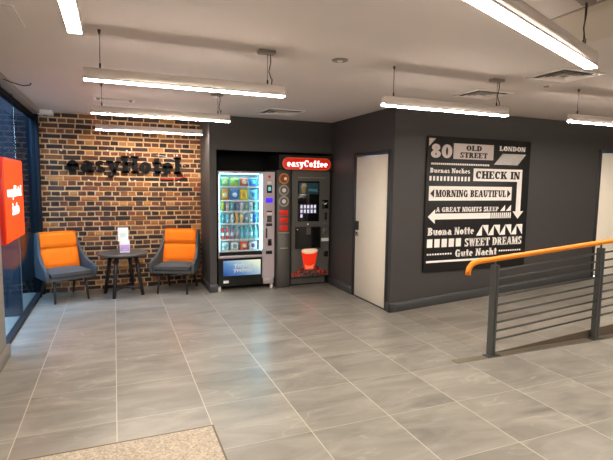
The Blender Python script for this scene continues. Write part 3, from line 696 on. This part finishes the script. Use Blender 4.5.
leaf(.052, .186, 7.178, .63, .80, .02, M['paper'], 'lilac and white leaflet in the lower tier of the holder on the side table', [(.004, .13, .12, .66, M['lilac']), (.045, .10, .22, .3, M['paper'])])

# ------------------------------------------------------------ vending machine
VX0, VX1, VY = 1.425, 2.31, 6.95
v = thing('vending_machine', 'snack vending machine with bright blue-white lit glass front and silver keypad column', 'vending machine', ((VX0+VX1)/2, VY, 0))
GX0, GX1, GZ0, GZ1 = 1.455, 2.105, .60, 1.80
m = MB(); Yk = 7.70
m.box(VX0, VX0+.02, VY+.02, Yk, .07, 1.825); m.box(VX1-.19, VX1, VY+.02, Yk, .07, 1.825); m.box(VX0, VX1, VY+.02, Yk, 1.805, 1.83); m.box(VX0, VX1, Yk-.02, Yk, .07, 1.825); m.box(VX0, VX1-.19, VY+.03, Yk, .07, .50)
obj('cabinet', m, M['gloss_black'], v, label='black cabinet')
m = MB(); m.box(VX0+.02, GX1+.015, Yk-.03, Yk-.02, .5, 1.805); m.box(VX0+.02, VX0+.03, VY+.04, Yk-.03, .5, 1.805); m.box(GX1+.005, GX1+.015, VY+.04, Yk-.03, .5, 1.805); m.box(VX0+.03, GX1+.005, VY+.05, Yk-.03, .5, .51)
obj('interior', m, M['v_inner'], v, label='pale interior lining')
m = MB(); m.box(VX0, GX0-.012, VY, VY+.03, .505, 1.825); m.box(GX0-.012, GX1+.008, VY, VY+.03, 1.79, 1.825); m.box(GX0-.012, GX1+.008, VY, VY+.03, .505, .545)
obj('glass_frame', m, M['v_frame'], v, label='silver frame', bevel=.004, seg=1)
obj('trough', MB().box(GX0-.012, GX1+.008, VY+.012, VY+.06, .545, .60), M['gloss_black'], v)
obj('glass_front', MB().box(GX0-.012, GX1+.008, VY+.006, VY+.012, .60, 1.79), M['vglass'], v, label='clear glass front')
for x0, x1 in ((GX1-.022, GX1-.004), (GX0-.010, GX0-.002)):  # left strip is added, tucked behind the frame to brighten the goods
    obj('light_strip', MB().box(x0, x1, VY+.03, VY+.05, .62, 1.77), M['v_light'], v, label='added cyan strip hidden behind the top frame')
obj('light_strip', MB().box(GX0, GX1-.03, VY+.07, VY+.10, 1.782, 1.80), M['v_light'], v, label='added cyan strip hidden behind the top frame')  # added strip out of sight, brightens the interior from above
# upper tag band, shelves
shz = [1.60, 1.39, 1.225, 1.035, .79, .615]
for z in shz:
    sh = obj('shelf', MB().box(GX0+.006, GX1-.03, VY+.06, Yk-.05, z-.012, z), M['v_inner'], v)
    obj('price_rail', MB().box(GX0+.006, GX1-.03, VY+.052, VY+.06, z-.022, z+.004), M['white'], sh, label='white price rail')
m = MB()
for i in range(12): m.box(GX0+.02+i*.049, GX0+.058+i*.049, VY+.06, VY+.064, 1.722, 1.748)
obj('price_tags', m, M['paper'], v)
# silver control column
obj('control_column', MB().box(2.115, VX1, VY-.005, VY+.03, .17, 1.825), M['v_frame'], v, label='silver control column', bevel=.006, seg=2)
def vp(name, x0, x1, z0, z1, mm, lab=None, d=.006, y=VY-.005, par=None, bev=.002): return obj(name, MB().box(x0, x1, y-d, y+.004, z0, z1), mm, par or v, label=lab, bevel=bev, seg=1)
obj('badge', MB().lathe([(.02, VY-.012), (.022, VY-.005)], 2.222, 1.752, 14, axis='y'), M['red_print'], v, label='red round badge')
obj('notice', MB().box(2.19, 2.25, VY-.008, VY-.004, 1.645, 1.675), M['paper'], v)
k_ = vp('card_reader', 2.18, 2.262, 1.50, 1.62, M['gloss_black'], 'black card reader')
vp('reader_light', 2.2, 2.245, 1.535, 1.595, M['led_cyan'], None, .01, par=k_)
vp('display', 2.165, 2.275, 1.35, 1.425, M['led_blue'], 'blue lit display')
vp('label_strip', 2.18, 2.265, 1.205, 1.225, M['black']); vp('label_strip', 2.185, 2.265, 1.165, 1.195, M['paper'])
k_ = vp('keypad', 2.185, 2.26, 1.045, 1.145, M['gloss_black'], 'black keypad')
for i in range(4):
    for j in range(3): vp('key', 2.193+j*.021, 2.207+j*.021, 1.054+i*.022, 1.068+i*.022, M['c_grey2'], None, .008, par=k_, bev=0)
vp('coin_slot', 2.17, 2.27, .985, 1.03, M['black'])
vp('note_slot', 2.165, 2.19, .80, .955, M['black'])
vp('lock_plate', 2.20, 2.262, .68, .78, M['gloss_black']); vp('coin_return', 2.17, 2.27, .545, .60, M['gloss_black'])
# lower part with flap
obj('lower_front', MB().box(VX0, 2.11, VY+.005, VY+.03, .10, .50), M['gloss_black'], v)
def flap_mat():
    m = bpy.data.materials.new('flap_blue_print'); m.use_nodes = True; N, L = nodes(m); b = N['Principled BSDF']
    tcn = N.new('ShaderNodeTexCoord'); sx = N.new('ShaderNodeSeparateXYZ'); L.new(tcn.outputs['Generated'], sx.inputs[0])
    ad = N.new('ShaderNodeMath'); ad.operation = 'MULTIPLY_ADD'; L.new(sx.outputs[2], ad.inputs[0]); ad.inputs[1].default_value = .45; 
    mu = N.new('ShaderNodeMath'); mu.operation = 'MULTIPLY'; mu.inputs[1].default_value = .7; L.new(sx.outputs[0], mu.inputs[0]); L.new(mu.outputs[0], ad.inputs[2])
    cr_ = N.new('ShaderNodeValToRGB'); L.new(ad.outputs[0], cr_.inputs[0])
    e_ = cr_.color_ramp.elements; e_[0].position = .05; e_[0].color = srgb(30, 70, 150); e_[1].position = 1; e_[1].color = srgb(214, 228, 210)
    q = e_.new(.4); q.color = srgb(80, 125, 180); q = e_.new(.7); q.color = srgb(150, 185, 205)
    L.new(cr_.outputs[0], b.inputs['Base Color']); b.inputs['Roughness'].default_value = .25
    L.new(cr_.outputs[0], b.inputs['Emission Color']); b.inputs['Emission Strength'].default_value = .45
    return m
fl = obj('dispensing_flap', MB().box(1.497, 2.085, VY-.008, VY+.008, .235, .470), flap_mat(), v, label='blue to white backlit flap', bevel=.005, seg=2)
m = MB()
for zc, x0, n, hgt in ((.385, 1.66, 7, .032), (.31, 1.65, 7, .024)):
    pts = []
    for i in range(n*8+1):
        u = i/8; pts.append((x0+u*.042+.012*math.sin(u*2*PI), VY-.010, zc+hgt*math.sin(u*2*PI+.6)*(1+.3*math.sin(u*2.3))))
    m.tube(pts, .0055, 6)
obj('script_print', m, M['paper'], fl, label='white handwriting-like print')
obj('lower_notice', MB().box(1.50, 1.58, VY, VY+.008, .125, .165), M['paper'], v)
obj('column_foot', MB().box(2.13, 2.30, VY, VY+.05, .075, .17), M['v_frame'], v, bevel=.004, seg=1)
for x in (1.445, 2.27):
    for y in (VY+.04, Yk-.08): obj('foot', MB().box(x-.02, x+.02, y-.02, y+.02, 0, .08), M['white'], v, label='white foot')
# ---- goods inside
def item_mat(n, c, c2=None): 
    m = mat('pack_%s' % n, srgb(*c), .35, noise=.25, scale=40); return m
pal = dict(green=(140, 180, 100), lime=(190, 212, 90), red=(222, 80, 60), blue=(60, 125, 205), amber=(228, 165, 80), yellow=(238, 208, 60), sky=(140, 200, 230), white=(232, 236, 236), grey=(140, 148, 152), pink=(222, 170, 180), teal=(100, 185, 185), purple=(130, 105, 150), cream=(232, 216, 170))
PM = {k: item_mat(k, c) for k, c in pal.items()}
def make_bag(w_, h_, c, c2, name='snack_bag', cat='snack'):
    r = lthing(name, '', cat)
    m = MB(); n = 6; G = []
    for sgn in (-1, 1):
        g = []
        for j in range(n+1):
            row = []
            for i in range(n+1):
                u = i/n*2-1; t_ = j/n*2-1
                wd = w_/2*(1-.08*(1-abs(t_))**1)
                dpt = sgn*.028*math.sqrt(max(0, 1-abs(u)**2.2))*math.sqrt(max(0, 1-abs(t_)**3))
                row.append(m.bm.verts.new((u*wd, dpt+sgn*.001, h_*(j/n))))
            g.append(row)
        G.append(g)
        for j in range(n):
            for i in range(n): f_ = m.bm.faces.new([g[j][i], g[j][i+1], g[j+1][i+1], g[j+1][i]]); f_.smooth = True
    bmesh.ops.remove_doubles(m.bm, verts=m.bm.verts, dist=.0025)
    obj('pouch', m, PM[c], r)
    m = MB(); m.lathe([(.001, -.034), (min(w_, h_)*.27, -.031), (min(w_, h_)*.27, -.022)], 0, h_*.5, 14, axis='y'); obj('logo_patch', m, PM[c2], r)
    obj('seal', MB().box(-w_*.46, w_*.46, -.003, .003, h_-.012, h_+.006), PM[c2], r)
    return r
def make_bottle(c, c2, h_=.19, r0=.027, name='drink_bottle'):
    r = lthing(name, '', 'bottle')
    obj('bottle_body', MB().lathe([(r0*.85, 0), (r0, .008), (r0, h_*.55), (r0*.92, h_*.62), (r0*.95, h_*.68), (r0*.45, h_*.86), (r0*.42, h_*.9)], 0, 0, 16), PM[c], r)
    obj('bottle_label', MB().lathe([(r0*1.02, h_*.25), (r0*1.03, h_*.26), (r0*1.03, h_*.5), (r0*1.02, h_*.51)], 0, 0, 16), PM[c2], r)
    obj('cap', MB().lathe([(r0*.5, h_*.9), (r0*.5, h_)], 0, 0, 12), PM['white'], r)
    return r
ordn = ['leftmost', 'second from left', 'third from left', 'fourth from left', 'fifth from left', 'sixth from left', 'seventh from left', 'eighth from left', 'ninth from left']
def row(zi, n_row, specs, kind, size, x0=GX0+.02, x1=GX1-.04):
    n = len(specs); stp = (x1-x0)/n
    for i, (c, c2) in enumerate(specs):
        x = x0+stp*(i+.5); y = VY+.10
        if kind == 'bottle': o = make_bottle(c, c2, size[1])
        else: o = make_bag(size[0], size[1], c, c2, kind)
        o.location = (x, y, zi+.002)
        o.rotation_euler = (0, 0, random.uniform(-.12, .12))
        nm = {'snack_bag': 'snack bag', 'snack_bar': 'snack bar', 'bottle': 'drink bottle'}[kind]
        o['label'] = '%s and %s %s, %s on the %s of the vending machine' % (c, c2, nm, ordn[i], n_row)
        o['group'] = '%ss on the %s' % (nm, n_row)
row(shz[0], 'top shelf', [('green', 'cream'), ('lime', 'green'), ('red', 'cream'), ('blue', 'sky')], 'snack_bag', (.13, .125))
row(shz[1], 'second shelf', [('amber', 'cream'), ('blue', 'white'), ('yellow', 'amber'), ('sky', 'blue')], 'snack_bag', (.13, .16))
row(shz[2], 'third shelf', [('lime', 'yellow'), ('pink', 'white'), ('teal', 'white'), ('purple', 'grey'), ('white', 'pink'), ('grey', 'lime'), ('white', 'grey'), ('teal', 'white')], 'snack_bar', (.058, .13))
row(shz[3], 'fourth shelf', [('teal', 'white'), ('sky', 'green'), ('white', 'teal'), ('amber', 'cream'), ('cream', 'amber'), ('grey', 'white'), ('white', 'purple'), ('blue', 'sky')], 'snack_bar', (.058, .145))
row(shz[4], 'fifth shelf', [('red', 'white'), ('red', 'white'), ('purple', 'white'), ('grey', 'pink'), ('teal', 'sky'), ('teal', 'sky'), ('teal', 'white'), ('teal', 'sky')], 'bottle', (.05, .2))
row(shz[5], 'bottom shelf', [('white', 'teal'), ('white', 'grey'), ('red', 'cream'), ('white', 'purple')], 'snack_bag', (.125, .13))

# ------------------------------------------------------------ coffee machine
CX0, CX1, CY = 2.34, 3.245, 6.90
c = thing('coffee_machine', 'charcoal coffee vending machine with a red illuminated oval header and cup picture', 'coffee machine', ((CX0+CX1)/2, CY, 0))
obj('cabinet', MB().box(2.57, CX1, CY+.03, 7.68, .15, 1.86), M['c_grey'], c)
obj('base', MB().box(2.60, CX1-.02, CY+.10, 7.68, 0, .15), M['black'], c, label='black recessed base')
obj('kick_plate', MB().box(2.60, 3.20, CY+.08, CY+.10, .03, .13), M['c_grey'], c)
obj('front_door', MB().box(2.585, CX1-.012, CY, CY+.03, .155, 1.85), M['c_grey'], c, bevel=.006, seg=2)
obj('hinge_strip', MB().box(2.555, 2.582, CY+.01, CY+.04, .02, 1.86), M['black'], c)
# header
obj('header_box', MB().box(CX0+.01, CX1+.005, CY-.03, 7.5, 1.862, 2.095), M['black'], c, label='black header box', bevel=.008)
def stadium(x0, x1, z0, z1, y, n=10):
    r_ = (z1-z0)/2; zc = (z0+z1)/2
    return [(x1-r_+r_*math.cos(math.radians(-90+180*i/n)), y, zc+r_*math.sin(math.radians(-90+180*i/n))) for i in range(n+1)]+[(x0+r_+r_*math.cos(math.radians(90+180*i/n)), y, zc+r_*math.sin(math.radians(90+180*i/n))) for i in range(n+1)]
hd = obj('illuminated_sign', MB().prism(stadium(2.405, 3.225, 1.865, 2.055, CY-.030), (0, -.006, 0)), M['rim'], c, label='orange rim of the red oval sign')
obj('sign_face', MB().prism(stadium(2.418, 3.212, 1.878, 2.042, CY-.0362), (0, -.004, 0)), M['red_sign'], hd, label='red glowing face')
text_letters('letter', 'easyCoffee', 2.475, 3.165, 1.912, 2.016, lambda u, z: (u, CY-.0404, z), (0, -.004, 0), M['sign_text'], hd, T=.27, t=.13)
# front door details
yd = CY
def cp_(name, x0, x1, z0, z1, mm, lab=None, d=.005, par=None, bev=.002): return obj(name, MB().box(x0, x1, yd-d, yd+.002, z0, z1), mm, par or c, label=lab, bevel=bev, seg=1)
m = MB(); 
for i in range(14):
    if i != 6: m.box(2.68+i*.034, 2.705+i*.034, yd-.003, yd, 1.742, 1.752)
m.tube([(2.885, yd-.003, 1.735), (2.895, yd-.003, 1.752), (2.91, yd-.003, 1.765)], .003, 6)
obj('small_print', m, M['disc_grey'], c, label='faint line of small print')
win = cp_('menu_window', 2.675, 3.045, 1.05, 1.69, M['gloss_black'], 'glossy black menu window')
scn = cp_('screen', 2.695, 3.03, 1.485, 1.665, M['screen'], 'dim picture screen', .008, win)
obj('picture_cup', MB().prism([(2.74, yd-.0085, 1.50), (2.80, yd-.0085, 1.50), (2.81, yd-.0085, 1.60), (2.73, yd-.0085, 1.60)], (0, -.001, 0)), M['amber'], scn)
obj('picture_cup', MB().prism([(2.735, yd-.0085, 1.605), (2.82, yd-.0085, 1.605), (2.81, yd-.0085, 1.655), (2.745, yd-.0085, 1.655)], (0, -.001, 0)), M['disc_grey'], scn)
obj('picture_band', MB().prism([(2.85, yd-.0085, 1.535), (3.02, yd-.0085, 1.525), (3.0, yd-.0085, 1.565), (2.86, yd-.0085, 1.57)], (0, -.001, 0)), M['sky_' if False else 'led_cyan'] if False else mat('dim_blue_band', srgb(60, 110, 130), .3, emit=srgb(50, 95, 115), es=.3), scn)
for rr_ in range(2):
    for i in range(5): cp_('button', 2.722+i*.058, 2.758+i*.058, 1.26-rr_*.075, 1.315-rr_*.075, M['button'], None, .008, win)
cp_('button', 2.722, 2.758, 1.115, 1.165, M['button'], None, .008, win)
bay = MB(); bay.box(2.645, 3.07, yd-.004, yd+.001, .625, .955)
bay_o = obj('dispensing_bay', bay, M['gloss_black'], c, label='black dispensing bay')
m = MB(); m.box(2.635, 3.08, yd-.012, yd, .955, .967); m.box(2.635, 3.08, yd-.02, yd, .613, .625); m.box(2.635, 2.645, yd-.012, yd, .625, .955); m.box(3.07, 3.08, yd-.012, yd, .625, .955)
obj('bay_frame', m, M['black'], bay_o)
obj('nozzle', MB().box(2.83, 2.90, yd-.012, yd-.004, .84, .955), M['c_grey'], bay_o)
obj('indicator', MB().lathe([(.012, yd-.008), (.013, yd)], 2.853, 1.008, 12, axis='y'), M['button'], c, label='small white indicator')
obj('indicator', MB().lathe([(.006, yd-.008), (.007, yd-.002)], 2.675, .925, 10, axis='y'), M['button'], c)
cr_o = cp_('card_reader', 3.10, 3.205, 1.255, 1.395, M['gloss_black'], 'black card reader', .012)
obj('reader_mark', MB().prism([(3.125, yd-.0125, 1.315), (3.165, yd-.0125, 1.325), (3.185, yd-.0125, 1.35), (3.14, yd-.0125, 1.345)], (0, -.001, 0)), M['paper'], cr_o)
cp_('coin_slot', 3.145, 3.185, 1.075, 1.19, M['gloss_black'], None, .006)
cp_('coin_plate', 3.125, 3.215, .975, 1.035, M['c_grey2'], None, .006)
k_ = cp_('lock_plate', 3.12, 3.20, .845, .93, M['c_grey2'], None, .006)
obj('lock', MB().lathe([(.014, yd-.012), (.016, yd-.006)], 3.165, .87, 12, axis='y'), M['chrome'], k_)
cp_('white_label', 3.092, 3.225, .722, .775, M['paper'], 'white label', .004)
cp_('coin_return', 3.14, 3.215, .47, .56, M['gloss_black'], None, .008)
# printed cup and beans
m = MB(); zt, zb_ = .565, .27
m.prism([(2.752, yd-.001, zt), (2.802, yd-.001, zb_+.02), (2.83, yd-.001, zb_), (2.95, yd-.001, zb_), (2.978, yd-.001, zb_+.02), (3.028, yd-.001, zt)], (0, -.002, 0))
cup = obj('cup_picture', m, M['cup_red'], c, label='printed glowing red coffee cup')
ell = lambda cx, cz, rx, rz_, y, n=24: [(cx+rx*math.cos(2*PI*i/n), y, cz+rz_*math.sin(2*PI*i/n)) for i in range(n)]
obj('foam_picture', MB().prism(ell(2.89, .575, .142, .052, yd-.003), (0, -.001, 0)), M['foam'], cup, label='pale foam')
obj('rim_picture', MB().prism(ell(2.89, .577, .105, .034, yd-.0042), (0, -.001, 0)), mat('foam_centre', srgb(250, 226, 205), .4, noise=.15, scale=25, emit=srgb(250, 205, 170), es=.35), cup)
obj('glow_picture', MB().prism([(2.812, yd-.003, .36), (2.83, yd-.003, .285), (2.95, yd-.003, .285), (2.968, yd-.003, .36), (2.93, yd-.003, .33), (2.85, yd-.003, .33)], (0, -.001, 0)), M['cup_hi'], cup)
m = MB(); rb = random.Random(5)
for i in range(110):
    u = rb.random(); x = 2.60+u*.60; top = .20+.15*math.exp(-((x-2.9)/.2)**2); z = .175+rb.random()*(top-.165)
    a0 = rb.random()*PI; rx, rz_ = .019, .012; yy = yd-.0012-.0001*(i % 9)
    if 2.80 < x < 2.98 and z > .24: continue
    m.prism([(x+rx*math.cos(t)*math.cos(a0)-rz_*math.sin(t)*math.sin(a0), yy, z+rx*math.cos(t)*math.sin(a0)+rz_*math.sin(t)*math.cos(a0)) for t in [2*PI*q/8 for q in range(8)]], (0, -.0015, 0), i % 3)
obj('bean_picture', m, [M['beans'], mat('beans_light', srgb(190, 60, 45), .3, noise=.3, emit=srgb(190, 50, 30), es=.2), mat('beans_dark', srgb(70, 18, 14), .3)], c, label='printed heap of red-brown coffee beans')
# side module
obj('side_module', MB().box(CX0, 2.553, CY+.01, 7.6, 0, 1.858), M['c_grey'], c, bevel=.004, seg=1)
ym = CY+.01
for z, mm, m2, lab in ((1.725, 'disc_gold', 'foam', 'gold-brown round picture'), (1.545, 'disc_grey', 'paper', 'grey round picture'), (1.372, 'disc_grey', 'paper', 'grey round picture')):
    d_ = obj('round_picture', MB().lathe([(.083, ym-.006), (.086, ym-.002), (.086, ym+.002)], 2.447, z, 28, axis='y'), M[mm], c, label=lab)
    obj('centre', MB().lathe([(.03 if mm == 'disc_grey' else .022, ym-.009), (.038 if mm == 'disc_grey' else .028, ym-.006)], 2.447 if mm == 'disc_grey' else 2.47, z, 20, axis='y'), M[m2], d_)
    obj('ring', MB().lathe([(.058, ym-.0075), (.062, ym-.006)], 2.447, z, 24, axis='y'), M['c_grey2'] if mm == 'disc_grey' else mat('brown_ring', srgb(120, 62, 24), .4), d_)
for z in (1.195, 1.075, .955):
    obj('red_picture', MB().box(2.375, 2.52, ym-.004, ym+.002, z-.042, z+.042), M['red_print'], c, label='red picture panel', bevel=.003, seg=1)
md = obj('module_door', MB().box(2.352, 2.543, ym-.012, ym+.002, .03, .885), M['c_grey'], c, bevel=.004, seg=1)
obj('grip', MB().box(2.36, 2.535, ym-.022, ym-.010, .870, .888), M['disc_grey'], md, label='pale grip')
obj('slot', MB().box(2.385, 2.51, ym-.016, ym-.011, .628, .642), M['disc_grey'], md, label='pale slot')
obj('lock', MB().lathe([(.016, ym-.018), (.018, ym-.011)], 2.455, .78, 12, axis='y'), M['chrome'], md)
